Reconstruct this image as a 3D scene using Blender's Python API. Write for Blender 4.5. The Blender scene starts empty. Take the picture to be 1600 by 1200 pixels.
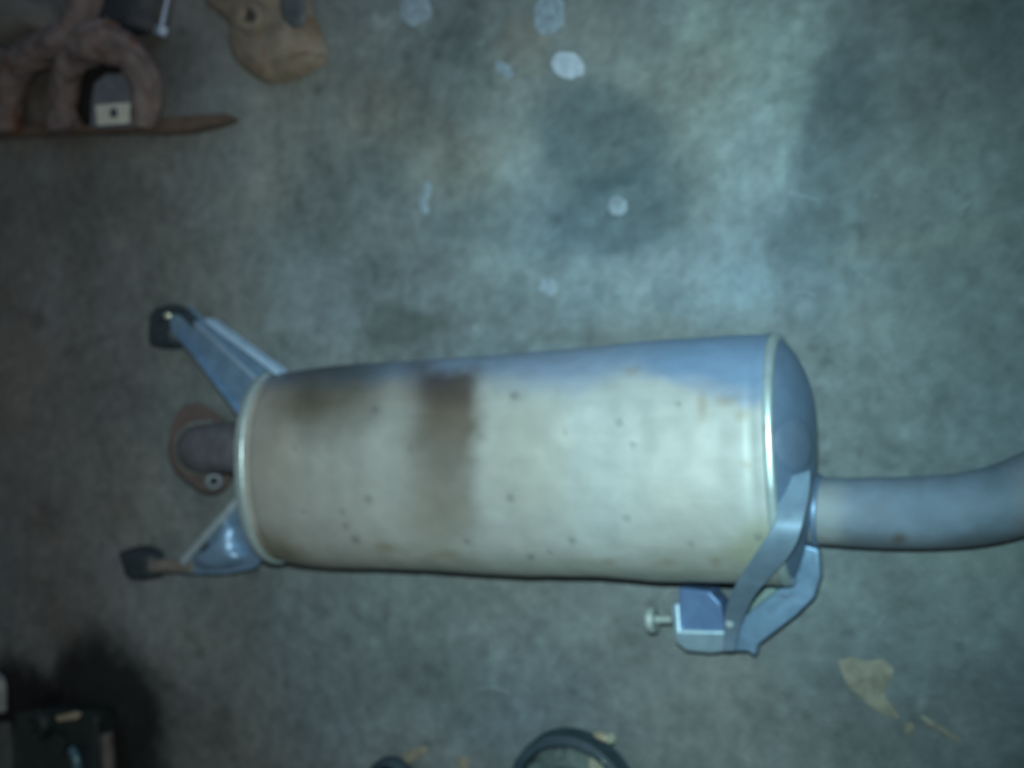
import bpy, bmesh, math, random
import numpy as np
from mathutils import Vector, Matrix, noise
random.seed(7)
R = math.radians
sc = bpy.context.scene
COL = sc.collection

# ---------------------------------------------------------------- camera
F = 1450.0                       # focal length in photograph pixels (1600 wide)
TILT = R(26.5)
H = 0.90
RIGHT = Vector((math.cos(TILT), 0, -math.sin(TILT)))
UP = Vector((0, 1, 0))
FWD = Vector((-math.sin(TILT), 0, -math.cos(TILT)))
CAM = Vector((0, 0, H))
cd = bpy.data.cameras.new('camera')
cam = bpy.data.objects.new('camera', cd); COL.objects.link(cam)
cam.matrix_world = Matrix.Translation(CAM) @ Matrix((RIGHT, UP, -FWD)).transposed().to_4x4()
cd.sensor_width = 36; cd.lens = F / 1600 * 36
cd.clip_start = 0.02; cd.clip_end = 50
cd.dof.use_dof = True; cd.dof.focus_distance = 0.46; cd.dof.aperture_fstop = 5.6
sc.camera = cam

# ---------------------------------------------------------------- light
w = bpy.data.worlds.new('World'); sc.world = w; w.use_nodes = True
bg = w.node_tree.nodes['Background']
bg.inputs[0].default_value = (0.25, 0.29, 0.32, 1); bg.inputs[1].default_value = 0.24

def lamp(name, kind, loc, target, power, color, **kw):
    d = bpy.data.lights.new(name, kind); d.energy = power; d.color = color
    for k, v in kw.items(): setattr(d, k, v)
    o = bpy.data.objects.new(name, d); COL.objects.link(o)
    o.location = loc
    o.rotation_euler = (Vector(target) - Vector(loc)).to_track_quat('-Z', 'Y').to_euler()
    return o

def P(px, py, z=0.0):            # the point of height z where the floor plan puts it
    d = FWD + RIGHT * ((px - 800) / F) + UP * ((600 - py) / F)
    t = (z - H) / d.z
    return CAM + d * t

FL = Vector((-0.01, 0.055, H + 0.005))
lamp('flash', 'SPOT', FL, P(980, 580), 27.0, (0.43, 0.87, 0.99),
     spot_size=R(72), spot_blend=1.0, shadow_soft_size=0.005)
lamp('warm_fill', 'SPOT', FL, P(380, 640), 18.0, (0.93, 0.89, 0.82),
     spot_size=R(104), spot_blend=1.0, shadow_soft_size=0.005)  # added warm fill at the flash position for the brownish outer colour
lamp('blue_fill', 'AREA', (-0.3, 1.6, 1.1), (-0.3, 0, 0), 3.0, (0.25, 0.5, 1.0), size=1.6)  # added cool fill from the upper side, no opening seen there

vs = sc.view_settings
vs.view_transform = 'Standard'; vs.look = 'None'; vs.exposure = 0; vs.gamma = 1
sc.render.resolution_x = 1024; sc.render.resolution_y = 768

# ---------------------------------------------------------------- materials

def nmat(name, color, rough=0.6, metal=0.0, var=0.25, scale=30, rust=0.0, rustcol=(0.16, 0.07, 0.035),
         bump=0.15, bscale=120, attr=False, rustscale=22, spec=0.5, tint=None):
    m = bpy.data.materials.new(name); m.use_nodes = True
    nt = m.node_tree; N = nt.nodes; L = nt.links
    b = N['Principled BSDF']; b.inputs['Metallic'].default_value = metal
    b.inputs['Specular IOR Level'].default_value = spec
    tc = N.new('ShaderNodeTexCoord')
    def nz(s, det=6, r=0.6, dist=0.0):
        n = N.new('ShaderNodeTexNoise'); n.inputs['Scale'].default_value = s
        n.inputs['Detail'].default_value = det; n.inputs['Roughness'].default_value = r
        n.inputs['Distortion'].default_value = dist
        L.new(tc.outputs['Object'], n.inputs['Vector']); return n
    def mix(mode, fac, a, c):
        x = N.new('ShaderNodeMix'); x.data_type = 'RGBA'; x.blend_type = mode
        for s, v in ((x.inputs[0], fac), (x.inputs[6], a), (x.inputs[7], c)):
            if hasattr(v, 'is_linked'): L.new(v, s)
            else: s.default_value = v
        return x.outputs[2]
    def ramp(src, a, bb, ca=(0, 0, 0, 1), cb=(1, 1, 1, 1)):
        r = N.new('ShaderNodeValToRGB'); L.new(src, r.inputs[0])
        r.color_ramp.elements[0].position = a; r.color_ramp.elements[1].position = bb
        r.color_ramp.elements[0].color = ca; r.color_ramp.elements[1].color = cb
        return r.outputs[0]
    if attr:
        a = N.new('ShaderNodeAttribute'); a.attribute_name = 'stain'; base = a.outputs['Color']
    else:
        base = (*color, 1)
    n1 = nz(scale, 8, 0.65, 0.4)
    lo, hi = 1 - var, 1 + var
    v = ramp(n1.outputs[0], 0.3, 0.7, (lo, lo, lo, 1), (hi, hi, hi, 1))
    c = mix('MULTIPLY', 1.0, base, v)
    if tint:
        n4 = nz(scale * 0.4, 4)
        c = mix('MIX', ramp(n4.outputs[0], 0.45, 0.65), c, mix('MULTIPLY', 1.0, c, (*tint, 1)))
    if rust > 0:
        n2 = nz(rustscale, 10, 0.7, 0.8)
        f = ramp(n2.outputs[0], 0.66 - 0.3 * rust, 0.74 - 0.2 * rust)
        c = mix('MIX', f, c, (*rustcol, 1))
    L.new(c, b.inputs['Base Color'])
    n3 = nz(bscale, 6, 0.6)
    rr = N.new('ShaderNodeMapRange'); L.new(n1.outputs[0], rr.inputs[0])
    rr.inputs[3].default_value = max(0.05, rough - 0.15); rr.inputs[4].default_value = min(1, rough + 0.15)
    L.new(rr.outputs[0], b.inputs['Roughness'])
    if bump > 0:
        bp = N.new('ShaderNodeBump'); bp.inputs['Strength'].default_value = bump
        bp.inputs['Distance'].default_value = 0.002
        L.new(n3.outputs[0], bp.inputs['Height']); L.new(bp.outputs[0], b.inputs['Normal'])
    return m

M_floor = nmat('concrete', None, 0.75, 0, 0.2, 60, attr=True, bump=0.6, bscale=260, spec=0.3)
M_shell = nmat('dusty_aluminised_steel', None, 0.5, 0.25, 0.07, 30, attr=True, bump=0.06, bscale=60)
M_cap = nmat('blue_grey_steel', (0.18, 0.27, 0.39), 0.45, 0.45, 0.15, 30, bump=0.08)
M_seam = nmat('pale_rolled_steel', (0.50, 0.60, 0.58), 0.32, 0.55, 0.12, 40, bump=0.05)
M_brk = nmat('galvanised_steel', (0.24, 0.38, 0.53), 0.42, 0.5, 0.22, 40, rust=0.12, bump=0.12)
M_brk_lt = nmat('bright_steel_edge', (0.55, 0.76, 0.98), 0.5, 0.4, 0.15, 50, bump=0.08)
M_pipe = nmat('tail_pipe_steel', None, 0.7, 0.1, 0.12, 35, attr=True, bump=0.08)
M_rust = nmat('rusted_flange_iron', (0.085, 0.062, 0.055), 0.8, 0.15, 0.35, 60, rust=0.3, rustcol=(0.12, 0.075, 0.055), bump=0.5)
M_dark = nmat('sooty_pipe_steel', (0.17, 0.17, 0.19), 0.5, 0.4, 0.3, 40, bump=0.2)
M_rub = nmat('black_rubber', (0.028, 0.045, 0.052), 0.55, 0, 0.3, 60, bump=0.2)
M_cast = nmat('rusty_cast_iron', (0.165, 0.14, 0.13), 0.75, 0.15, 0.5, 30, rust=0.4, rustcol=(0.17, 0.075, 0.05), bump=0.6)
M_cast2 = nmat('tan_rusted_steel', (0.235, 0.20, 0.15), 0.65, 0.15, 0.3, 40, rust=0.35, rustcol=(0.22, 0.13, 0.075), bump=0.4)
M_hole = nmat('hole_black', (0.012, 0.014, 0.016), 0.8, 0, 0.3, 50, bump=0.1)  # near-black standing in for the dark inside holes and gaps
M_bolt = nmat('zinc_bolt', (0.36, 0.47, 0.62), 0.4, 0.5, 0.2, 60, bump=0.1)
M_paper = nmat('paper_tag', (0.62, 0.66, 0.56), 0.7, 0, 0.12, 50, bump=0.05)
M_ink = nmat('dark_ink', (0.05, 0.07, 0.09), 0.7, 0, 0.1, 50, bump=0)
M_mach = nmat('greasy_dark_green_iron', (0.018, 0.03, 0.03), 0.5, 0.2, 0.5, 40, bump=0.5)
M_mgrey = nmat('worn_grey_metal', (0.14, 0.14, 0.13), 0.5, 0.4, 0.3, 50, bump=0.3)
M_tan = nmat('tan_scrap_metal', (0.45, 0.40, 0.28), 0.5, 0.3, 0.2, 50, bump=0.2)
M_hub = nmat('dark_teal_iron', (0.04, 0.07, 0.09), 0.65, 0.2, 0.3, 40, bump=0.3)
M_hubm = nmat('machined_hub_face', (0.20, 0.27, 0.26), 0.35, 0.6, 0.3, 40, bump=0.2)
M_glint = nmat('bare_bright_metal', (0.75, 0.80, 0.60), 0.3, 0.6, 0.1, 40, bump=0.1)
M_paint = nmat('pale_paint_drop', (0.42, 0.48, 0.54), 0.6, 0, 0.25, 120, bump=0.1)
M_faint = nmat('faint_drop', (0.24, 0.30, 0.34), 0.6, 0, 0.35, 120, bump=0.1)
M_mud = nmat('dried_tan_mud', (0.27, 0.25, 0.19), 0.85, 0, 0.45, 45, bump=0.5)
M_streak = nmat('pale_lens_streak', (0.32, 0.40, 0.43), 0.7, 0, 0.1, 40, bump=0)

# ---------------------------------------------------------------- helpers
BASE = {}
def tag(o, label=None, cat=None, group=None, kind=None):
    if label: o['label'] = label
    if cat: o['category'] = cat
    if group: o['group'] = group
    if kind: o['kind'] = kind
    return o
def thing(name, loc, label, cat, group=None):
    o = bpy.data.objects.new(name, None); COL.objects.link(o); o.location = loc
    o.empty_display_size = 0.05
    BASE[o.name] = Vector(loc); return tag(o, label, cat, group)
def mesh(name, verts, faces, mat, parent=None, smooth=True, bevel=0, sub=0, autos=True, base=None):
    me = bpy.data.meshes.new(name)
    off = BASE.get(parent.name, Vector((0, 0, 0))) if parent else (Vector(base) if base else Vector((0, 0, 0)))
    me.from_pydata([tuple(Vector(v) - off) for v in verts], [], faces)
    bm = bmesh.new(); bm.from_mesh(me)
    bmesh.ops.recalc_face_normals(bm, faces=bm.faces); bm.to_mesh(me); bm.free()
    me.materials.append(mat)
    o = bpy.data.objects.new(name, me); COL.objects.link(o)
    if parent: o.parent = parent
    else: o.location = off
    BASE[o.name] = off
    if smooth:
        for p in me.polygons: p.use_smooth = True
        if autos:
            try: me.set_sharp_from_angle(angle=R(40))
            except Exception: pass
    if bevel:
        b = o.modifiers.new('bevel', 'BEVEL'); b.width = bevel; b.segments = 3; b.limit_method = 'ANGLE'; b.angle_limit = R(35)
    if sub:
        s = o.modifiers.new('sub', 'SUBSURF'); s.levels = sub; s.render_levels = sub
    return o
def smooth_path(pts, n=8):
    pts = [Vector(p) for p in pts]; out = []
    for i in range(len(pts) - 1):
        p0 = pts[max(i - 1, 0)]; p1 = pts[i]; p2 = pts[i + 1]; p3 = pts[min(i + 2, len(pts) - 1)]
        for k in range(n):
            t = k / n
            out.append(0.5 * ((2 * p1) + (p2 - p0) * t + (2 * p0 - 5 * p1 + 4 * p2 - p3) * t * t + (3 * p1 - p0 - 3 * p2 + p3) * t ** 3))
    out.append(pts[-1]); return out
def tube(name, pts, r, mat, parent=None, n=24, caps=True, steps=8, rough=0.0, base=None, flat=1.0):
    path = smooth_path(pts, steps) if len(pts) > 2 else [Vector(p) for p in pts]
    if len(pts) == 2: path = [path[0].lerp(path[1], k / 6) for k in range(7)]
    m = len(path)
    rad = [r] * m if not hasattr(r, '__len__') else list(np.interp(np.linspace(0, 1, m), np.linspace(0, 1, len(r)), r))
    V, Fc = [], []
    ref = Vector((0, 1, 0))
    for i, p in enumerate(path):
        t = (path[min(i + 1, m - 1)] - path[max(i - 1, 0)]).normalized()
        if abs(t.dot(ref)) > 0.95: ref = Vector((0, 0, 1))
        a = (ref - t * ref.dot(t)).normalized(); b = t.cross(a); ref = a
        for k in range(n):
            an = 2 * math.pi * k / n
            rr = rad[i] * (1 + rough * noise.noise(p * 40 + Vector((math.cos(an), math.sin(an), 0)) * 1.5))
            V.append(p + a * math.cos(an) * rr + b * math.sin(an) * rr * flat)
    for i in range(m - 1):
        for k in range(n):
            k2 = (k + 1) % n
            Fc.append((i * n + k, i * n + k2, (i + 1) * n + k2, (i + 1) * n + k))
    if caps: Fc.append(tuple(range(n))[::-1]); Fc.append(tuple((m - 1) * n + k for k in range(n)))
    return mesh(name, V, Fc, mat, parent, base=base)
def plate(name, outline, th, mat, parent=None, bevel=0.0012, hole=None, base=None):
    """outline = world points of the upper face (may slope); th = thickness downwards"""
    up = [Vector(p) for p in outline]; n = len(up)
    V = up + [p - Vector((0, 0, th)) for p in up]
    Fc = [tuple(range(n)), tuple(range(2 * n - 1, n - 1, -1))]
    for k in range(n):
        k2 = (k + 1) % n; Fc.append((k, n + k, n + k2, k2))
    return mesh(name, V, Fc, mat, parent, bevel=bevel, base=base)
def pillow(name, outline, h, mat, parent=None, zb=None, rings=10, power=0.5, rough=0.0, base=None, nrm=None, seed=0):
    """rounded lump standing on its outline"""
    o = smooth_path([Vector(p) for p in outline] + [Vector(outline[0])], 5)[:-1]
    c = sum(o, Vector()) / len(o); n = len(o); V = []; Fc = []
    for j in range(rings):
        s = 1 - j / rings
        zz = h * (1 - s ** 3) ** power
        for p in o:
            q = c + (p - c) * s
            d = rough * noise.noise(q * 22 + Vector((seed, 0, 0))) * (1 - s * 0.5)
            V.append(q + Vector((0, 0, zz + d)))
    V.append(c + Vector((0, 0, h + rough * noise.noise(c * 22 + Vector((seed, 0, 0)))))); top = len(V) - 1
    for j in range(rings - 1):
        for k in range(n):
            k2 = (k + 1) % n; Fc.append((j * n + k, j * n + k2, (j + 1) * n + k2, (j + 1) * n + k))
    for k in range(n): Fc.append(((rings - 1) * n + k, (rings - 1) * n + (k + 1) % n, top))
    Fc.append(tuple(range(n))[::-1])
    return mesh(name, V, Fc, mat, parent, base=base)
def lathe(name, prof, loc, axis, mat, parent=None, n=48, sy=1.0, side=None, base=None):
    """prof = [(radius, height along axis)...]"""
    ax = Vector(axis).normalized(); s = Vector(side) if side else (Vector((0, 1, 0)) if abs(ax.y) < 0.9 else Vector((1, 0, 0)))
    a = (s - ax * s.dot(ax)).normalized(); b = ax.cross(a); V, Fc = [], []
    for r, hh in prof:
        for k in range(n):
            an = 2 * math.pi * k / n
            V.append(Vector(loc) + ax * hh + a * math.cos(an) * r + b * math.sin(an) * r * sy)
    for i in range(len(prof) - 1):
        for k in range(n):
            k2 = (k + 1) % n; Fc.append((i * n + k, i * n + k2, (i + 1) * n + k2, (i + 1) * n + k))
    if prof[0][0] > 1e-6: Fc.append(tuple(range(n))[::-1])
    if prof[-1][0] > 1e-6: Fc.append(tuple((len(prof) - 1) * n + k for k in range(n)))
    return mesh(name, V, Fc, mat, parent, base=base)
def project(X, Y, Z):            # world -> photograph pixels (numpy arrays)
    dx, dy, dz = X - CAM.x, Y - CAM.y, Z - CAM.z
    u = dx * RIGHT.x + dz * RIGHT.z; d = dx * FWD.x + dz * FWD.z
    d = np.maximum(d, 0.05)
    return 800 + F * u / d, 600 - F * dy / d

# numpy value noise -------------------------------------------------
def vnoise(x, y, seed=0, octaves=4, rough=0.55):
    rs = np.random.RandomState(seed); T = rs.rand(256, 256)
    out = np.zeros_like(x); amp = 1; tot = 0
    for o in range(octaves):
        xi = np.floor(x).astype(int); yi = np.floor(y).astype(int); fx = x - xi; fy = y - yi
        fx = fx * fx * (3 - 2 * fx); fy = fy * fy * (3 - 2 * fy)
        g = lambda i, j: T[(xi + i) % 256, (yi + j) % 256]
        out += amp * ((g(0, 0) * (1 - fx) + g(1, 0) * fx) * (1 - fy) + (g(0, 1) * (1 - fx) + g(1, 1) * fx) * fy)
        tot += amp; amp *= rough; x = x * 2.03 + 17.1; y = y * 2.03 + 5.7
    return out / tot * 2 - 1
def sstep(a, b, x):
    t = np.clip((x - a) / (b - a), 0, 1); return t * t * (3 - 2 * t)
def blob(u, v, cx, cy, rx, ry, ang=0, soft=0.6):
    c, s = math.cos(R(ang)), math.sin(R(ang)); du, dv = u - cx, v - cy
    d = np.sqrt(((du * c + dv * s) / rx) ** 2 + ((-du * s + dv * c) / ry) ** 2)
    return 1 - sstep(1 - soft, 1 + soft, d)
def set_attr(o, rgb):
    a = o.data.attributes.new('stain', 'FLOAT_COLOR', 'POINT')
    buf = np.ones((len(rgb), 4), dtype=np.float32); buf[:, :3] = np.clip(rgb, 0.004, 0.9); a.data.foreach_set('color', buf.ravel())

# ---------------------------------------------------------------- floor
def axis_coords(a, b, step, lo, hi):
    core = list(np.arange(a, b, step)); out = []; x, s = core[0], step
    left = []
    while x > lo: s *= 1.25; x -= s; left.append(x)
    x, s = core[-1], step; right = []
    while x < hi: s *= 1.25; x += s; right.append(x)
    return np.array(left[::-1] + core + right)
gx = axis_coords(-1.75, 0.28, 0.004, -5, 4); gy = axis_coords(-0.72, 0.72, 0.004, -4, 4)
GX, GY = np.meshgrid(gx, gy, indexing='ij'); nx, ny = GX.shape
X, Y = GX.ravel(), GY.ravel()
relief = 0.0007 * vnoise(X * 9, Y * 9, 3, 3)
V3 = np.stack([X, Y, relief], 1)
idx = np.arange(nx * ny).reshape(nx, ny)
Fq = np.stack([idx[:-1, :-1], idx[1:, :-1], idx[1:, 1:], idx[:-1, 1:]], -1).reshape(-1, 4)
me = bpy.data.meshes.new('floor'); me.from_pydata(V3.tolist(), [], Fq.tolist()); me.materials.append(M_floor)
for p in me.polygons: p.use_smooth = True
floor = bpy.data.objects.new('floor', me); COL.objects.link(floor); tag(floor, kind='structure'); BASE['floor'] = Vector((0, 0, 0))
U, W = project(X, Y, X * 0)
wu = U + 34 * vnoise(X * 14, Y * 14, 11, 4) + 10 * vnoise(X * 60, Y * 60, 12, 3)
wv = W + 34 * vnoise(X * 14, Y * 14, 13, 4) + 10 * vnoise(X * 60, Y * 60, 14, 3)
base = np.ones((len(X), 3)) * np.array([0.183, 0.204, 0.196])
n_lo = vnoise(X * 5, Y * 5, 21, 5); n_mid = vnoise(X * 16, Y * 16, 22, 5, 0.65); n_hi = vnoise(X * 70, Y * 70, 23, 3)
streak = vnoise(X * 55, Y * 12, 24, 4, 0.65)
tone = 1 + 0.26 * n_lo + 0.34 * n_mid + 0.14 * n_hi + 0.10 * streak + 0.10 * vnoise(X * 160, Y * 160, 25, 2)
base *= tone[:, None]
base *= (1 + 0.10 * vnoise(X * 7, Y * 7, 31, 3))[:, None] ** np.array([[1.0, 0.0, -0.9]])
def stain(amount, col, *args, **kw):  # multiplies the floor colour in a blob, for stains and painted light alike
    global base
    f = (blob(wu, wv, *args, **kw) * amount)[:, None]
    base = base * (1 - f) + base * np.array(col) * f
# pale patches
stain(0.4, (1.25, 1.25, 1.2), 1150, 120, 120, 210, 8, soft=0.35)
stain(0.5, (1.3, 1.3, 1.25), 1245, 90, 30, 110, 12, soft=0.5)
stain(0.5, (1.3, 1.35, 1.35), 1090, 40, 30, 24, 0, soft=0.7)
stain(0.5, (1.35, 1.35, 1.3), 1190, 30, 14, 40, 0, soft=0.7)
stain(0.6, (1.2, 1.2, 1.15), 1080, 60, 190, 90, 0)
stain(0.5, (0.84, 1.0, 1.14), 1000, 420, 420, 260, 0, soft=0.8)  # bluish light cast painted into the concrete, as in the next two lines
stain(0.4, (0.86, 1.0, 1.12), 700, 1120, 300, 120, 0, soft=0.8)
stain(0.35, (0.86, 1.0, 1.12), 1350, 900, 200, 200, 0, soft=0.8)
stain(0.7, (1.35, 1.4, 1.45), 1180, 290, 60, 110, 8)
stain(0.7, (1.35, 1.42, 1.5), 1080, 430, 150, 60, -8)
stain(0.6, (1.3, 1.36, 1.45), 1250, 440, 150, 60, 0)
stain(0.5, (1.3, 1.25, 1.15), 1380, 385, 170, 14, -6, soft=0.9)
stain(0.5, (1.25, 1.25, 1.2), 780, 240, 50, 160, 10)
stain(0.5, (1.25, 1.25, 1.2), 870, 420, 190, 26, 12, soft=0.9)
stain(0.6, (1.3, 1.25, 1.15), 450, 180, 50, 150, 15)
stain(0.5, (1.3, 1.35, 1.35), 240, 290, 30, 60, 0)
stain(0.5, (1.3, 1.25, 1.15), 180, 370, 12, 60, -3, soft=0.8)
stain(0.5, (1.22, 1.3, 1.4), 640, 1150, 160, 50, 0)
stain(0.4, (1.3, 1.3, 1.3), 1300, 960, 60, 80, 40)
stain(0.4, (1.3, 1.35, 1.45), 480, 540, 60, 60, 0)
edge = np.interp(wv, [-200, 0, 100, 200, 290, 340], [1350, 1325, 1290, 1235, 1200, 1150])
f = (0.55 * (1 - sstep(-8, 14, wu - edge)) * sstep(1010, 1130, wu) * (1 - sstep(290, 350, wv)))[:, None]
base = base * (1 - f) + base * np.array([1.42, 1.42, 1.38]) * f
# darker stains
stain(0.9, (0.56, 0.66, 0.70), 930, 210, 110, 80, 10, soft=0.3)
stain(0.85, (0.62, 0.70, 0.74), 960, 330, 110, 70, -20, soft=0.3)
stain(0.7, (0.68, 0.74, 0.78), 1300, 250, 70, 190, 12, soft=0.3)
stain(0.6, (0.75, 0.78, 0.78), 720, 350, 70, 40, -20, soft=0.3)
stain(0.85, (0.60, 0.58, 0.54), 625, 512, 85, 36, -12, soft=0.35)
stain(0.6, (0.62, 0.68, 0.74), 1045, 460, 45, 26, 20, soft=0.3)
stain(0.45, (0.72, 0.68, 0.6), 870, 525, 60, 12, -6, soft=0.8)
stain(0.5, (0.74, 0.76, 0.72), 90, 300, 120, 90, 0)
stain(0.6, (0.62, 0.68, 0.66), 720, 70, 60, 30, 30, soft=0.3)
stain(0.5, (0.70, 0.70, 0.66), 640, 1050, 150, 70, 10)
stain(0.5, (0.75, 0.72, 0.68), 690, 1040, 22, 16, 0)
for a in ((1390, 705, 22, 7, 20), (1290, 722, 8, 7, 0), (1345, 700, 7, 5, 0), (690, 1058, 9, 8, 0), (735, 8, 9, 8, 0), (846, 60, 6, 6, 0), (1575, 580, 10, 14, 0), (900, 1075, 10, 8, 0), (1290, 560, 12, 9, 0)):
    stain(0.6, (0.5, 0.53, 0.52), *a, soft=0.9)
stain(0.5, (1.1, 0.92, 0.72), 650, 200, 120, 60, 30)
stain(0.4, (1.15, 0.9, 0.7), 815, 70, 30, 50, 0)
# oil stain around the machine, bottom left
stain(0.97, (0.07, 0.085, 0.095), 150, 1170, 118, 165, 0, soft=0.3)
stain(0.9, (0.12, 0.13, 0.14), 30, 1130, 70, 100, 0, soft=0.25)
stain(0.8, (0.3, 0.3, 0.3), 20, 1150, 90, 130, 0, soft=0.3)
stain(0.55, (0.45, 0.5, 0.5), 285, 1150, 50, 90, 0, soft=0.8)
stain(0.6, (0.5, 0.5, 0.5), 120, 110, 200, 110, 0, soft=0.4)  # broad soft tone changes: under the manifold, right side, left side
stain(0.4, (0.72, 0.72, 0.68), 1520, 250, 120, 260, 0, soft=0.9)
stain(0.4, (0.72, 0.76, 0.76), 1500, 1080, 180, 160, 0, soft=0.9)
stain(0.5, (1.05, 0.86, 0.80), 60, 600, 110, 330, 0, soft=0.9)
# small specks
rs = np.random.RandomState(5)
for k in range(160):
    px, py = rs.uniform(0, 1600), rs.uniform(0, 1200); r = rs.uniform(3, 9)
    a = rs.choice([0.45, 0.6, 1.5, 1.35]); 
    m = (np.abs(U - px) < 60) & (np.abs(W - py) < 60)
    f = blob(wu[m], wv[m], px, py, r * rs.uniform(0.7, 1.6), r, rs.uniform(0, 180), soft=0.8)[:, None] * 0.6
    base[m] = base[m] * (1 - f) + base[m] * a * f
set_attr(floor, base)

def flat_drop(name, px, py, rx, ry, ang, mat, h=0.0008, wob=0.2, label=None):
    pts = []
    for k in range(22):
        a = 2 * math.pi * k / 22; q = 1 + wob * noise.noise(Vector((px + 2 * math.cos(a), py + 2 * math.sin(a), 0)))
        du, dv = rx * q * math.cos(a), ry * q * math.sin(a); c, s = math.cos(R(ang)), math.sin(R(ang))
        pts.append(P(px + du * c - dv * s, py + du * s + dv * c, 0.0004))
    o = pillow(name, pts, h, mat, floor, rings=4, power=0.5)
    if label: o['label'] = label
    return o
for a in ((858, 22, 24, 34, 10, M_faint, 'large pale bluish paint spot at the edge of the concrete'),
          (888, 102, 26, 21, 15, M_paint, 'brightest white paint spot on the concrete'),
          (788, 108, 17, 9, 35, M_faint, 'small slanted pale paint spot beside the brightest one'),
          (650, 14, 24, 26, 0, M_faint, 'ragged pale blue paint spot nearest the rusty casting'),
          (965, 322, 15, 15, 0, M_faint, 'round pale spot right of the floor centre'),
          (857, 448, 15, 15, 0, M_faint, 'round pale spot just above the muffler'),
          (667, 298, 7, 15, 5, M_faint, None), (662, 322, 7, 14, -15, M_faint, None),
          ):
    flat_drop('pale_spot', *a[:6], label=a[6])  # flat pale discs laid on the floor

rs = np.random.RandomState(11)
for pts in ([(482, 430), (515, 438), (547, 450)], [(495, 405), (525, 407), (548, 412)], [(1122, 162), (1160, 148), (1205, 142)], [(1140, 492), (1168, 476), (1196, 466)],
            [(1243, 457), (1260, 456), (1274, 462)], [(365, 247), (395, 250), (420, 253)], [(745, 1078), (770, 1074), (800, 1083)],
            [(1372, 975), (1378, 968), (1382, 964)], [(1235, 302), (1262, 308), (1280, 312)]):
    tube('lens_streak', [P(x, y, 0.0004) for x, y in pts], 0.0004, M_streak, floor, n=6, steps=4)  # thin tubes copy lens dust streaks, not marks in the concrete
# ---------------------------------------------------------------- tan dried patch and crumbs
def outline(pts, z, zb=None):
    o = [P(x, y, z) for x, y in pts]
    if zb is not None:
        for q in o: q.z = zb
    return o
o = pillow('dried_mud_patch', outline([(1308, 1032), (1330, 1026), (1355, 1032), (1378, 1030), (1396, 1046), (1390, 1066), (1384, 1084), (1394, 1100), (1406, 1122), (1384, 1118), (1362, 1106), (1346, 1090), (1330, 1078), (1318, 1058)], 0.0003), 0.0022, M_mud, rings=6, rough=0.002, base=P(1350, 1070))
tag(o, 'flat tan funnel-shaped patch of dried dirt on the concrete lower right', 'dirt patch')
o = pillow('dirt_crumb', outline([(1412, 1130), (1424, 1128), (1430, 1138), (1422, 1148), (1412, 1144)], 0.0003), 0.002, M_mud, rings=4, base=P(1420, 1138))
tag(o, 'small round tan crumb just below the tan dirt patch', 'dirt crumb')
o = pillow('wood_splinter', outline([(1438, 1120), (1446, 1119), (1470, 1134), (1500, 1154), (1496, 1160), (1476, 1148), (1450, 1134)], 0.0003), 0.0018, M_mud, rings=4, base=P(1470, 1138))
tag(o, 'thin tan splinter lying slanted right of the tan dirt patch', 'splinter')
o = pillow('dirt_crumb', outline([(626, 1182), (640, 1172), (664, 1166), (668, 1176), (650, 1188), (632, 1194)], 0.0003), 0.0025, M_mud, rings=4, base=P(645, 1180))
tag(o, 'long tan crumb above the small dark ring at the bottom edge', 'dirt crumb')
o = pillow('dirt_crumb', outline([(712, 1186), (724, 1182), (734, 1190), (730, 1204), (716, 1202)], 0.0003), 0.002, M_mud, rings=4, base=P(722, 1192))
tag(o, 'small tan crumb between the small dark ring and the pulley', 'dirt crumb')

V, Fc = [], []
for k in range(420):
    x, y = random.uniform(-1.5, 0.2), random.uniform(-0.6, 0.6); q = random.uniform(0.0004, 0.0014)
    b0 = len(V)
    for dx, dy, dz in ((1, 0, 0.2), (0, 1, 0.3), (-1, 0, 0.2), (0, -1, 0.3), (0, 0, 1), (0, 0, -0.4)):
        V.append((x + dx * q * random.uniform(.6, 1.3), y + dy * q * random.uniform(.6, 1.3), 0.0004 + dz * q))
    for a, b in ((0, 1), (1, 2), (2, 3), (3, 0)): Fc += [(b0 + a, b0 + b, b0 + 4), (b0 + b, b0 + a, b0 + 5)]
o = mesh('grit', V, Fc, nmat('sandy_grit', (0.30, 0.29, 0.25), 0.8, 0, 0.6, 15, bump=0), smooth=False)
tag(o, 'fine pale sandy grit scattered over the concrete', 'grit', kind='stuff')

# ---------------------------------------------------------------- muffler
A = Vector((-0.717, -0.0953, 0.070)); B = Vector((-0.147, -0.0651, 0.070))
AX = (B - A).normalized(); LEN = (B - A).length; SD = Vector((-AX.y, AX.x, 0)); ZU = Vector((0, 0, 1))
HW, HH = 0.110, 0.066
muf = thing('muffler', ((A + B) / 2).xy.to_3d(), 'large oval dusty steel exhaust muffler with hanger brackets lying on concrete', 'muffler')
def oval_pt(s, an, k=1.0, inset=0.0, dents=True):
    c, si = math.cos(an), math.sin(an); e = 2 / 2.15
    y = math.copysign(abs(c) ** e, c) * (HW * k - inset); z = math.copysign(abs(si) ** e, si) * (HH * k - inset)
    p = A + AX * s + SD * y + ZU * z
    if dents:
        f = min(1, min(s, LEN - s) / 0.04); f = max(f, 0)
        d = 0.0022 * noise.noise(p * 11) + 0.0006 * noise.noise(p * 45)
        n = (SD * c / HW + ZU * si / HH).normalized(); p = p + n * d * f
    return p
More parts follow.
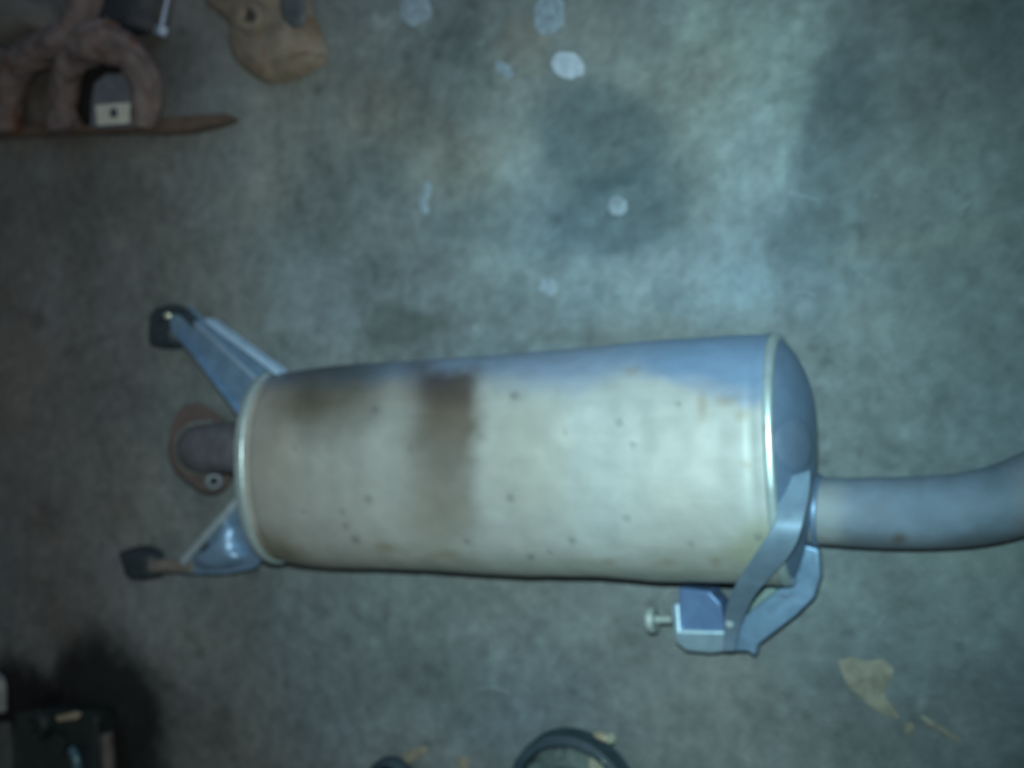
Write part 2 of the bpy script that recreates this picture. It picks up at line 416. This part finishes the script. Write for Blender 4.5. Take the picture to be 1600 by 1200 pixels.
def oval_rings(name, prof, mat, n=160, close=(False, False), dents=False, skew=0.0):
    V, Fc = [], []
    for s, k, ins in prof:
        for j in range(n): V.append(oval_pt(s, 2 * math.pi * j / n, k, ins, dents) + SD * skew * (1 - k))
    m = len(prof)
    for i in range(m - 1):
        for j in range(n):
            j2 = (j + 1) % n; Fc.append((i * n + j, i * n + j2, (i + 1) * n + j2, (i + 1) * n + j))
    if close[0]: Fc.append(tuple(range(n))[::-1])
    if close[1]: Fc.append(tuple((m - 1) * n + j for j in range(n)))
    return mesh(name, V, Fc, mat, muf)
# shell
prof = []
for i in range(161):
    s = 0.006 + (LEN - 0.012) * i / 160
    ins = 0.0
    for e, ga in ((s - 0.006, 0.0022), (LEN - 0.006 - s, 0.0008)): ins += ga * math.exp(-((e - 0.010) / 0.0035) ** 2)   # groove beside each seam
    ins += 0.0035 * math.exp(-((s - 0.006) / 0.03) ** 2)
    prof.append((s, 1.0, ins))
shell = oval_rings('shell', prof, M_shell, n=200, dents=True)
co = np.empty(len(shell.data.vertices) * 3); shell.data.vertices.foreach_get('co', co); co = co.reshape(-1, 3) + np.array(BASE[shell.name])
u, v = project(co[:, 0], co[:, 1], co[:, 2]); un, vn = u, v
rel = co - np.array(A); sax = rel @ np.array(AX); sy = rel @ np.array(SD)
ang = np.arctan2((co[:, 2] - 0.07) / HH, sy / HW)
u = un + 10 * vnoise(sax * 25, ang * 3, 41, 4); v = vn + 12 * vnoise(sax * 25, ang * 3, 42, 4)
DUST = np.array([0.475, 0.505, 0.475]); TANC = np.array([0.40, 0.35, 0.27]); BLUE = np.array([0.21, 0.33, 0.50])
c = np.ones((len(u), 3)) * DUST
def lay(amount, col):
    global c
    f = np.clip(amount, 0, 1)[:, None]; c = c * (1 - f) + np.array(col) * f
def mul(amount, col):
    global c
    f = np.clip(amount, 0, 1)[:, None]; c = c * (1 - f) + c * np.array(col) * f
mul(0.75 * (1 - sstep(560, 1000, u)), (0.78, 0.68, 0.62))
mul(0.5 * (vnoise(sax * 14, ang * 2.5, 50, 4) * 0.5 + 0.5), (0.85, 0.90, 0.95))
lay(0.45 * blob(u, v, 1090, 720, 110, 160, 0, 0.7), (0.44, 0.42, 0.36))
lay(0.35 * blob(u, v, 830, 720, 60, 110, 0, 0.7), (0.40, 0.38, 0.28))
lay(0.35 * blob(u, v, 420, 690, 45, 90, 0, 0.8), (0.38, 0.31, 0.24))
# clean steel flank along the top side, its blue reflection painted in, ragged edge
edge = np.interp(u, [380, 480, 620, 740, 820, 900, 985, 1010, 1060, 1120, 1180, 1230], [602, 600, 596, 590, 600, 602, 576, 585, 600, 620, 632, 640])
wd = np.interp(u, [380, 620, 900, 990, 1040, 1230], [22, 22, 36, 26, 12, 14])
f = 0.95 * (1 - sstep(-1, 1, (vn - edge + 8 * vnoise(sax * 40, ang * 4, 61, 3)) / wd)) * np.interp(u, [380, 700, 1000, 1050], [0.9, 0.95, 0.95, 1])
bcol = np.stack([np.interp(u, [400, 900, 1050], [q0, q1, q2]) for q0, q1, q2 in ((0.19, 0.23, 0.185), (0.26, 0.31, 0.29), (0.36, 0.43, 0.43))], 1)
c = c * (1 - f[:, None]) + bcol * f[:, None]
lay(0.5 * blob(u, v, 1110, 612, 70, 16, 12, 0.9), (0.42, 0.42, 0.42))
# brown scorched bands
band = sstep(600, 684, u) * (1 - sstep(722, 768, un + 14 * vnoise(sax * 40, ang * 5, 62, 3)))
band *= sstep(568, 592, v + 0.25 * np.abs(u - 700))
fade = 1 - sstep(640, 830, v)
mul(band * (0.32 + 0.68 * fade) * (1 - sstep(770, 870, v)), (0.36, 0.29, 0.245))
mul(0.6 * blob(u, v, 695, 606, 40, 26, 0, 0.7), (0.55, 0.5, 0.62))
mul(0.9 * blob(u, v, 515, 605, 85, 66, -12, 0.65), (0.34, 0.31, 0.26))
mul(0.5 * blob(u, v, 478, 628, 30, 26, 0, 0.8), (0.6, 0.55, 0.45))
mul(0.5 * blob(u, v, 690, 800, 50, 60, 0, 0.6), (0.7, 0.6, 0.5))
# grime and rust near the floor side
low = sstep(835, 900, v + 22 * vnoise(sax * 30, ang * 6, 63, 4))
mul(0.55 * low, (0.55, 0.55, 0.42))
mul(0.8 * blob(u, v, 425, 860, 50, 26, 20, 0.8), (0.5, 0.46, 0.36))
mul(0.6 * blob(u, v, 1190, 850, 45, 30, -30, 0.8), (0.8, 0.8, 0.55))
for px, py, rx, ry in ((1100, 636, 7, 16), (1138, 628, 12, 7), (1160, 645, 9, 7), (1040, 884, 14, 6), (955, 876, 9, 6), (1170, 725, 7, 7), (985, 575, 12, 8), (1120, 880, 9, 5), (600, 856, 14, 8), (690, 868, 20, 7)):
    mul(0.5 * blob(u, v, px, py, rx, ry, 0, 0.9), (0.66, 0.50, 0.36))
for px, py, r in ((487, 627, 7), (575, 780, 8), (797, 778, 7), (894, 845, 7), (968, 660, 7), (988, 695, 6), (803, 618, 8), (980, 810, 6), (585, 640, 5), (556, 843, 7), (1060, 632, 5), (540, 822, 5),
                  (535, 800, 5), (830, 870, 6), (640, 700, 4), (730, 846, 5), (884, 675, 4), (1080, 850, 5), (460, 700, 4), (1185, 840, 6), (475, 800, 4), (858, 862, 4)):
    lay(0.5 * blob(un + 2 * vnoise(sax * 200, ang * 30, 64, 2), vn, px, py, r * .8, r * .8, 0, 0.8), (0.09, 0.095, 0.10))
c *= (1 + 0.07 * vnoise(sax * 60, ang * 9, 65, 4) + 0.05 * vnoise(sax * 12, ang * 20, 66, 3))[:, None]
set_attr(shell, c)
# rolled seams
def seam(s0, wd, k=1.0, hgt=0.0035):
    pr = []
    for i in range(13):
        a = math.pi * i / 12; pr.append((s0 - wd / 2 * math.cos(a), 1.0, -hgt * math.sin(a) + 0.0025))
    pr.append((s0 + wd / 2, 1.0, 0.010)); pr.insert(0, (s0 - wd / 2, 1.0, 0.010))
    return oval_rings('end_seam', pr, M_seam)
seam(0.004, 0.012, hgt=0.0022); seam(LEN - 0.003, 0.010, hgt=0.0024)
# end caps
capL = oval_rings('end_cap', [(0.0, 1, 0.006), (-0.002, 1, 0.012), (-0.003, 1, 0.022), (-0.010, 1, 0.035), (-0.012, 1, 0.050)], M_cap, close=(False, True))
pr = [(LEN + 0.001, 1, .0045), (LEN + 0.003, .97, .0045), (LEN + 0.006, .92, .0045), (LEN + 0.010, .84, .004), (LEN + 0.014, .73, .003), (LEN + 0.018, .60, .002), (LEN + 0.0215, .46, .001), (LEN + 0.024, .32, 0), (LEN + 0.0255, .18, 0), (LEN + 0.026, .06, 0)]
capR = oval_rings('end_cap', pr, M_cap, close=(False, True), skew=0.036)
capR['label'] = 'domed blue-grey end cap on the tail pipe side'
# pressed dome on the right cap
q = P(1234, 690, 0.098)
bc = B + AX * -0.004 + SD * 0.014 + ZU * 0.032; bdir = (AX * 0.8 + ZU * 0.6).normalized()
lathe('cap_bulge', [(0.036, 0), (0.035, 0.008), (0.032, 0.014), (0.026, 0.019), (0.018, 0.0225), (0.009, 0.0245), (0.0, 0.025)], bc, bdir, nmat('pale_blue_steel', (0.17, 0.24, 0.335), 0.5, 0.35, 0.12, 30, bump=0.05), muf, n=48, sy=0.95)

# tail pipe
pp = [P(1215, 790, 0.040), P(1270, 797, 0.040), P(1350, 801, 0.038), P(1430, 801, 0.036), P(1510, 796, 0.035), P(1580, 780, 0.035), P(1660, 745, 0.035), P(1760, 690, 0.035)]
tp = tube('tail_pipe', pp, [0.029, 0.030, 0.031, 0.031, 0.031, 0.031], M_pipe, muf, n=64, steps=14)
co = np.empty(len(tp.data.vertices) * 3); tp.data.vertices.foreach_get('co', co); co = co.reshape(-1, 3) + np.array(BASE[tp.name])
u, v = project(co[:, 0], co[:, 1], co[:, 2]); u = u + 10 * vnoise(co[:, 0] * 40, co[:, 1] * 40, 71, 4); v = v + 8 * vnoise(co[:, 0] * 40, co[:, 1] * 40, 72, 4)
c = np.ones((len(u), 3)) * np.array([0.19, 0.238, 0.29])
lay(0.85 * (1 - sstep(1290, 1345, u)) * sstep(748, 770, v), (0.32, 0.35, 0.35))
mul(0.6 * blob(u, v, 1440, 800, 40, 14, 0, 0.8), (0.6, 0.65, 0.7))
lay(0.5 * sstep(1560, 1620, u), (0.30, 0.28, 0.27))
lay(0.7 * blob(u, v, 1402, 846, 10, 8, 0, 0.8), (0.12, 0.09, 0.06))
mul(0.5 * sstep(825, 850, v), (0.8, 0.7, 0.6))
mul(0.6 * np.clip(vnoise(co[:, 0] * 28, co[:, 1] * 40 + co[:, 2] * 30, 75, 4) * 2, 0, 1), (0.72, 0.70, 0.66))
mul(0.5 * sstep(1460, 1560, u), (0.72, 0.70, 0.68))  # light falloff towards the right end painted into the pipe colour
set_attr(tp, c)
lathe('weld_bead', [(0.029, -0.003), (0.0318, -0.002), (0.0325, 0), (0.0318, 0.002), (0.029, 0.003)], P(1278, 797, 0.040), (1, -0.02, 0), M_cap, muf, n=48)

# inlet pipe and flange on the left
fc = P(318, 700, 0.052); fd = Vector((0.68, 0.05, 0.73)).normalized()
tube('inlet_pipe', [fc - fd * 0.002, fc + fd * 0.025, fc + Vector((0.062, 0.004, 0.022)), A + AX * 0.0 + Vector((0, 0.022, 0.006))], [0.029, 0.029, 0.030, 0.032], M_dark, muf, n=40)
fs = Vector((0, 1, 0)); fa = (fs - fd * fs.dot(fd)).normalized(); fb = fd.cross(fa)
def lobed(r0, lobe, la, n=56, ex=0.0):
    pts = []
    for k in range(n):
        a = 2 * math.pi * k / n
        d = math.cos(a - la)
        r = r0 + lobe * abs(d) ** 6
        pts.append((r * math.cos(a), r * math.sin(a)))
    return pts
LA = R(197)
V, Fc = [], []; L2 = lobed(0.041, 0.016, LA); n = len(L2)
for hh in (-0.005, 0.005):
    for x, y in L2: V.append(fc + fa * x + fb * y + fd * hh)
for k in range(n): Fc.append((k, (k + 1) % n, n + (k + 1) % n, n + k))
Fc += [tuple(range(n))[::-1], tuple(range(n, 2 * n))]
fl = mesh('flange', V, Fc, M_rust, muf, bevel=0.0015); fl['label'] = 'rusty brown two-hole flange'
lathe('weld_ring', [(0.0350, 0.004), (0.0348, 0.007), (0.033, 0.010), (0.028, 0.012)], fc, fd, nmat('pale_weld', (0.17, 0.18, 0.165), 0.6, 0.3, 0.3, 60, bump=0.4), muf, n=40)
bh = fc + (fa * math.cos(LA) + fb * math.sin(LA)) * 0.042
lathe('bolt_boss', [(0.0105, 0.004), (0.0105, 0.008), (0.009, 0.009), (0.0055, 0.009), (0.005, 0.006)], bh, fd, nmat('grey_boss', (0.13, 0.16, 0.18), 0.5, 0.3, 0.2, 60, bump=0.2), muf, n=24)

def strip(name, rows, th, mat, parent=None, bevel=0.001):
    V, Fc = [], []
    ea = smooth_path([P(q[0], q[1], q[4]) for q in rows], 5); eb = smooth_path([P(q[2], q[3], q[4]) for q in rows], 5)
    rows = ea
    for a, b in zip(ea, eb):
        V += [a, b, b - ZU * th, a - ZU * th]
    m = len(rows)
    for i in range(m - 1):
        for k in range(4):
            k2 = (k + 1) % 4; Fc.append((i * 4 + k, i * 4 + k2, i * 4 + 4 + k2, i * 4 + 4 + k))
    Fc += [(0, 1, 2, 3), tuple((m - 1) * 4 + k for k in (3, 2, 1, 0))]
    return mesh(name, V, Fc, mat, parent, bevel=bevel)

lathe('bolt_hole', [(0.0052, 0), (0.0052, 0.0012), (0, 0.0012)], bh + fd * 0.0085, fd, M_hole, muf, n=16)
# upper left hanger bracket
z1, z2 = 0.074, 0.060
def pl3(pts): return [P(x, y, z) for x, y, z in pts]
plate('hanger_bracket', pl3([(262, 482, .052), (296, 478, .052), (322, 502, .055), (432, 586, .070), (425, 604, .074), (402, 632, .078), (388, 668, .08), (345, 612, .066), (300, 556, .058), (268, 520, .052)]), 0.003, M_brk, muf)
def rib(name, a, b, wd, hgt, mat, bev=0.001):
    a, b = P(*a), P(*b); d = (b - a).normalized(); s = Vector((-d.y, d.x, 0)).normalized() * wd / 2
    o = plate(name, [a - s, a + s, b + s, b - s], hgt, mat, muf, bevel=bev); return o
rib('bracket_flange', (321, 500, .074), (433, 582, .088), 0.0065, 0.016, M_brk_lt)
rib('bracket_rib', (300, 502, .060), (412, 606, .082), 0.0065, 0.006, M_brk_lt if False else nmat('mid_blue_edge', (0.36, 0.50, 0.62), 0.45, 0.4, 0.15, 50, bump=0.08), 0.002)
rib('bracket_flange', (272, 515, .058), (385, 664, .086), 0.004, 0.014, M_brk)
tube('hanger_rod', [P(305, 505, .058), P(285, 486, .058), P(262, 484, .056), P(245, 500, .052)], 0.0060, M_rub, muf, n=16)
pillow('rubber_isolator', outline([(228, 490), (238, 478), (258, 475), (275, 482), (280, 500), (272, 520), (272, 536), (262, 543), (232, 542), (226, 530)], 0.048, 0.028), 0.024, M_rub, muf, rings=10, power=0.35, rough=0.003)
lathe('rod_end', [(0.0042, 0), (0.0042, 0.004), (0.003, 0.005), (0, 0.0055)], P(264, 493, 0.056), (0.2, 0, 1), M_glint, muf, n=16)

# lower left hanger bracket
plate('hanger_bracket', pl3([(372, 776, .066), (392, 800, .070), (406, 838, .066), (420, 862, .058), (398, 888, .050), (355, 897, .046), (286, 897, .044), (276, 886, .044), (292, 866, .048)]), 0.003, M_brk, muf)
rib('bracket_flange', (374, 778, .078), (282, 880, .058), 0.0088, 0.014, nmat('teal_edge', (0.5, 0.62, 0.66), 0.42, 0.4, 0.15, 50, bump=0.08))
pillow('bracket_bulge', outline([(368, 808), (378, 822), (380, 850), (388, 872), (360, 888), (318, 886), (310, 872), (334, 852), (350, 832)], 0.050), 0.022, M_brk, muf, rings=10, power=0.5)
pillow('bracket_hole', outline([(318, 838), (330, 836), (331, 856), (322, 866), (312, 860)], 0.0520), 0.004, M_hole, muf, rings=3)
tube('hanger_rod', [P(300, 884, .048), P(262, 884, .046), P(240, 884, .043)], 0.0085, nmat('rusty_rod', (0.24, 0.225, 0.19), 0.7, 0.2, 0.3, 60, rust=0.12, bump=0.3), muf, n=16)
pillow('rubber_isolator', outline([(178, 862), (205, 856), (232, 864), (237, 884), (234, 904), (214, 909), (192, 904), (184, 884)], 0.044, 0.022), 0.025, M_rub, muf, rings=10, power=0.3, rough=0.003)

# right hanger bracket (under the end cap)
BRZ = nmat('blue_hanger_steel', (0.20, 0.285, 0.36), 0.45, 0.35, 0.15, 40, bump=0.1)
strip('hanger_strap', [(1220, 748, 1266, 734, .116), (1216, 775, 1264, 770, .124), (1213, 805, 1257, 805, .132), (1206, 826, 1252, 828, .135), (1190, 850, 1244, 850, .133), (1174, 874, 1228, 876, .126), (1158, 898, 1204, 902, .114), (1145, 922, 1180, 930, .099), (1136, 945, 1168, 952, .083), (1131, 970, 1158, 974, .069), (1130, 995, 1152, 996, .060), (1130, 1018, 1148, 1018, .056)], 0.005, BRZ, muf)
plate('hanger_strap', pl3([(1236, 846, .055), (1279, 858, .055), (1282, 900, .054), (1272, 934, .052), (1244, 962, .050), (1184, 1008, .046), (1180, 1026, .044), (1168, 1018, .045), (1140, 1018, .045), (1138, 992, .047), (1156, 968, .050), (1200, 934, .052), (1232, 906, .054)]), 0.014, M_brk, muf, bevel=0.002)
plate('hanger_web', pl3([(1244, 838, .040), (1248, 900, .040), (1205, 940, .040), (1160, 975, .040), (1140, 985, .040), (1150, 940, .040), (1190, 880, .040)]), 0.003, nmat('green_grey_web', (0.20, 0.27, 0.24), 0.6, 0.2, 0.25, 40, bump=0.2), muf)
lathe('rivet', [(0.003, 0), (0.003, 0.002), (0.0, 0.0035)], P(1190, 915, .042), ZU, M_hole, muf, n=12)
# clamp box and bolt
plate('clamp_box', pl3([(1060, 918, .046), (1108, 924, .050), (1126, 944, .050), (1134, 986, .046), (1060, 984, .044)]), 0.030, nmat('deep_blue_steel', (0.15, 0.25, 0.44), 0.45, 0.4, 0.15, 30, bump=0.08), muf, bevel=0.002)
plate('clamp_lip', pl3([(1047, 945, .044), (1060, 940, .046), (1063, 984, .050), (1134, 986, .052), (1138, 1018, .046), (1110, 1022, .044), (1072, 1018, .044), (1054, 1004, .044)]), 0.010, nmat('light_blue_lip', (0.38, 0.52, 0.60), 0.4, 0.4, 0.15, 40, bump=0.08), muf, bevel=0.003)
lathe('clamp_bolt', [(0.0040, 0.0), (0.0040, 0.016), (0.0120, 0.016), (0.0132, 0.018), (0.0132, 0.022), (0.0115, 0.024), (0, 0.0245)], P(1050, 968, .036), P(1010, 968, .036) - P(1050, 968, .036), nmat('dull_bolt', (0.38, 0.44, 0.42), 0.6, 0.3, 0.2, 50, bump=0.2), muf, n=20)
for x, y in ((1161, 950), (1140, 975)):
    lathe('glint_spot', [(0.004, 0), (0.0034, 0.001), (0, 0.0018)], P(x, y, .068), ZU, nmat('dull_glint', (0.3, 0.36, 0.38), 0.9, 0, 0.2, 60, bump=0.2, spec=0.1), muf, n=12)  # small pale caps stand in for glints on the hanger

# ---------------------------------------------------------------- exhaust manifold, top left
man = thing('exhaust_manifold', P(110, 120), 'rusty cast exhaust manifold with arched runners and a paper tag, upper left', 'manifold')
fp = [(-60, 214), (0, 212), (60, 211), (120, 207), (180, 204), (240, 208), (290, 205), (330, 196), (352, 189), (361, 183), (350, 176), (310, 178), (250, 184), (200, 190), (100, 196), (0, 196), (-60, 196)]
plate('flange_bar', [P(x, y, .022) for x, y in fp], 0.018, nmat('brown_rusted_bar', (0.13, 0.095, 0.07), 0.75, 0.15, 0.3, 45, rust=0.4, bump=0.4), man, bevel=0.003)
tube('runner', pl3([(12, 205, .03), (14, 150, .035), (26, 108, .045), (60, 82, .055), (100, 62, .055), (130, 30, .05), (140, -30, .05)]), [0.018, 0.020, 0.023, 0.025, 0.027], M_cast, man, n=28, rough=0.4)
tube('runner', pl3([(104, 205, .03), (98, 160, .035), (104, 118, .045), (124, 84, .055), (150, 62, .06), (175, 62, .058)]), [0.020, 0.019, 0.021, 0.025], M_cast, man, n=28, rough=0.4)
tube('runner', pl3([(228, 198, .03), (229, 160, .035), (222, 118, .04), (200, 86, .05), (165, 66, .06), (130, 70, .06)]), [0.018, 0.019, 0.023, 0.026], M_cast, man, n=28, rough=0.4)
pillow('collector', outline([(-60, 10), (-20, 60), (20, 78), (60, 66), (96, 52), (90, 10), (60, -20), (0, -30)], 0.02), 0.045, nmat('grey_cast_body', (0.15, 0.155, 0.14), 0.75, 0.1, 0.3, 40, bump=0.5), man, rings=10, rough=0.01)
pillow('heat_shield', outline([(112, 8), (118, 30), (135, 58), (165, 62), (205, 56), (236, 52), (244, 20), (248, -40), (110, -40)], 0.02), 0.030, nmat('black_heat_shield', (0.035, 0.045, 0.055), 0.6, 0.2, 0.4, 40, bump=0.4), man, rings=8, rough=0.012, seed=4)
pillow('gusset', outline([(28, 205), (26, 150), (40, 112), (80, 92), (110, 96), (112, 150), (108, 205)], 0.002), 0.014, nmat('dark_brown_gusset', (0.12, 0.11, 0.095), 0.8, 0.1, 0.5, 30, rust=0.3, bump=0.5), man, rings=6, rough=0.006)
pillow('gusset', outline([(112, 205), (116, 130), (140, 92), (190, 90), (214, 120), (214, 205)], 0.002), 0.014, M_hole, man, rings=6, rough=0.004)
plate('port_cover', pl3([(140, 160, .030), (146, 128, .034), (162, 114, .038), (200, 112, .038), (220, 122, .036), (218, 160, .030), (216, 198, .026), (140, 200, .026)]), 0.012, nmat('blue_grey_port', (0.17, 0.21, 0.25), 0.6, 0.2, 0.3, 40, rust=0.2, bump=0.3), man, bevel=0.004)
for x, y in ((108, 190), (228, 184)):
    lathe('nut', [(0.010, 0), (0.010, 0.008), (0.007, 0.010), (0.004, 0.010), (0.004, 0.014), (0, 0.015)], P(x, y, .026), ZU, M_bolt, man, n=6)
lathe('nut', [(0.010, 0), (0.010, 0.008), (0.007, 0.010), (0, 0.011)], P(4, 182, .03), ZU, M_mgrey, man, n=6)
tg = plate('paper_tag', pl3([(149, 164, .047), (202, 160, .047), (206, 192, .045), (152, 196, .045)]), 0.0012, M_paper, man, bevel=0.0003)
BASE[tg.name] = BASE[man.name]
plate('printed_mark', pl3([(172, 170, .0476), (181, 168, .0476), (184, 180, .0474), (178, 184, .0474), (171, 182, .0474)]), 0.0003, M_ink, tg, bevel=0)

# ---------------------------------------------------------------- rusty casting, top
cst = thing('pipe_flange_casting', P(430, 40), 'tan rusty flared casting with a round bolt hole at the top edge', 'casting')
pillow('casting_body', outline([(300, -50), (322, 0), (345, 22), (364, 46), (362, 66), (368, 92), (392, 117), (424, 131), (462, 125), (500, 106), (511, 90), (508, 62), (492, 24), (486, -10), (480, -60)], 0.003), 0.032, M_cast2, cst, rings=16, power=0.6, rough=0.008, seed=9)
pillow('casting_lip', outline([(370, 82), (374, 98), (396, 119), (424, 131), (462, 125), (500, 106), (510, 90), (500, 84), (470, 96), (436, 104), (402, 96)], 0.008), 0.020, M_cast2, cst, rings=6, power=0.5, rough=0.004)
cst.children[-1].data.materials[0] = nmat('brown_rust_lip', (0.215, 0.17, 0.12), 0.75, 0.1, 0.4, 40, rust=0.3, bump=0.4)
lathe('bolt_boss', [(0.021, 0.0), (0.020, 0.012), (0.017, 0.016), (0.009, 0.017), (0.007, 0.014), (0.007, 0.006)], P(400, 30, .029), (0.05, 0, 1), M_cast2, cst, n=32)
lathe('bolt_hole', [(0.0072, 0), (0.0072, 0.009), (0, 0.009)], P(400, 30, .0365), (0.05, 0, 1), M_hole, cst, n=24)
pillow('recess', outline([(440, -20), (438, 10), (444, 34), (460, 44), (476, 34), (478, 8), (470, -20)], 0.0305), 0.006, nmat('blue_black_recess', (0.10, 0.115, 0.12), 0.6, 0.2, 0.3, 40, bump=0.3), cst, rings=5, rough=0.003)

# ---------------------------------------------------------------- loose bolt
bt = thing('loose_bolt', P(256, 30), 'pale blue-grey bolt lying between the manifold and the tan casting', 'bolt')
tube('shank', pl3([(268, -30, .010), (259, 10, .010), (252, 44, .010)]), 0.0042, M_bolt, bt, n=16)
lathe('bolt_head', [(0.0085, 0), (0.0095, 0.001), (0.0095, 0.011), (0.008, 0.013), (0, 0.0135)], P(254, 41, .010), P(250, 60, .010) - P(254, 41, .010), M_bolt, bt, n=6)

# ---------------------------------------------------------------- greasy machine part, bottom left
mc = thing('engine_part', P(80, 1170), 'greasy black-green engine part standing in the oil stain at lower left', 'engine part')
plate('housing', outline([(22, 1116), (60, 1108), (140, 1112), (150, 1124), (150, 1270), (16, 1270)], .035), 0.034, M_mach, mc, bevel=0.004)
lathe('boss', [(0.022, 0), (0.022, 0.01), (0.019, 0.014), (0.010, 0.014), (0.009, 0.008), (0, 0.008)], P(66, 1130, .034), ZU, M_mach, mc, n=28)
rib2 = plate('tan_clip', pl3([(86, 1120, .052), (118, 1112, .052), (126, 1116, .052), (120, 1124, .052), (90, 1128, .052)]), 0.003, M_tan, mc)
tube('spindle', pl3([(166, 1144, .022), (168, 1175, .022), (172, 1230, .022)]), 0.0095, M_mgrey, mc, n=20)
tube('glint_tube', pl3([(112, 1170, .040), (120, 1190, .042), (122, 1230, .040)]), 0.006, nmat('cyan_glint', (0.09, 0.20, 0.24), 0.3, 0.3, 0.2, 40, bump=0.1), mc, n=16)  # cyan tube put in for a glint on the housing
lathe('boss', [(0.016, 0), (0.016, 0.008), (0.012, 0.011), (0, 0.011)], P(96, 1160, .034), ZU, M_mach, mc, n=20)
b2 = thing('metal_cover', P(-10, 1090), 'pale rounded metal cover cut by the left edge above the engine part', 'cover')
pillow('cover_body', outline([(-60, 1060), (-20, 1048), (2, 1054), (10, 1072), (10, 1100), (6, 1114), (-30, 1118), (-60, 1112)], 0.004), 0.03, nmat('pale_cover', (0.28, 0.32, 0.32), 0.5, 0.3, 0.2, 40, bump=0.2), b2, rings=8)
b3 = thing('metal_strip', P(0, 1170), 'narrow grey-green metal strip at left edge below the pale cover', 'metal strip')
plate('strip_body', outline([(-40, 1128), (8, 1130), (14, 1160), (15, 1240), (-40, 1240)], .012), 0.011, nmat('grey_green_strip', (0.10, 0.12, 0.11), 0.6, 0.3, 0.3, 40, bump=0.2), b3, bevel=0.002)

# ---------------------------------------------------------------- pulley, bottom centre
hz = 0.03
hc = P(886, 1258, hz); hr = (P(886, 1258, hz) - P(886, 1151, hz)).length
hub = thing('pulley', hc.xy.to_3d(), 'large dark round pulley with bright metal spots at the bottom edge', 'pulley')
g = hc.xy.to_3d()
lathe('rim', [(hr * .80, .008), (hr * .82, .026), (hr * .86, .030), (hr * .92, .030), (hr * .985, .027), (hr, .020), (hr * .96, .012), (hr, .004), (hr * .98, .001)], g, ZU, M_hub, hub, n=72)
lathe('web_plate', [(hr * .80, .012), (hr * .5, .017), (hr * .46, .024), (hr * .30, .026)], g, ZU, M_hubm, hub, n=56)
lathe('hub_cap', [(hr * .44, .024), (hr * .43, .030), (hr * .38, .033), (hr * .12, .034), (0, .034)], g, ZU, M_mgrey, hub, n=40)
def knob(px, py, z, r, mat, parent, name='bolt_head'):
    return lathe(name, [(r, 0), (r, r * .7), (r * .75, r), (0, r)], P(px, py, z), ZU, mat, parent, n=6)
knob(940, 1190, .017, .013, M_glint, hub); knob(876, 1175, .016, .007, M_hubm, hub); knob(840, 1200, .017, .010, M_hubm, hub)
knob(955, 1153, .026, .0055, M_glint, hub, 'rim_glint')  # bright knob in place of a shiny spot on the rim
pillow('balance_weight', outline([(926, 1146), (938, 1143), (950, 1148), (958, 1156), (948, 1160), (932, 1152)], 0.026), 0.006, M_tan, hub, rings=4)
rz = 0.02
rc = P(604, 1232, rz); rr = (P(604, 1232, rz) - P(604, 1189, rz)).length
ring = lathe('dark_ring', [(rr * .7, 0.002), (rr * .68, .012), (rr * .74, .019), (rr * .88, .021), (rr * .98, .016), (rr, .006), (rr * .96, .001), (rr * .7, 0.002)], rc.xy.to_3d(), ZU, M_hub, None, n=48, base=rc.xy.to_3d())
tag(ring, 'small dark metal ring barely showing at the bottom edge left of the pulley', 'ring')
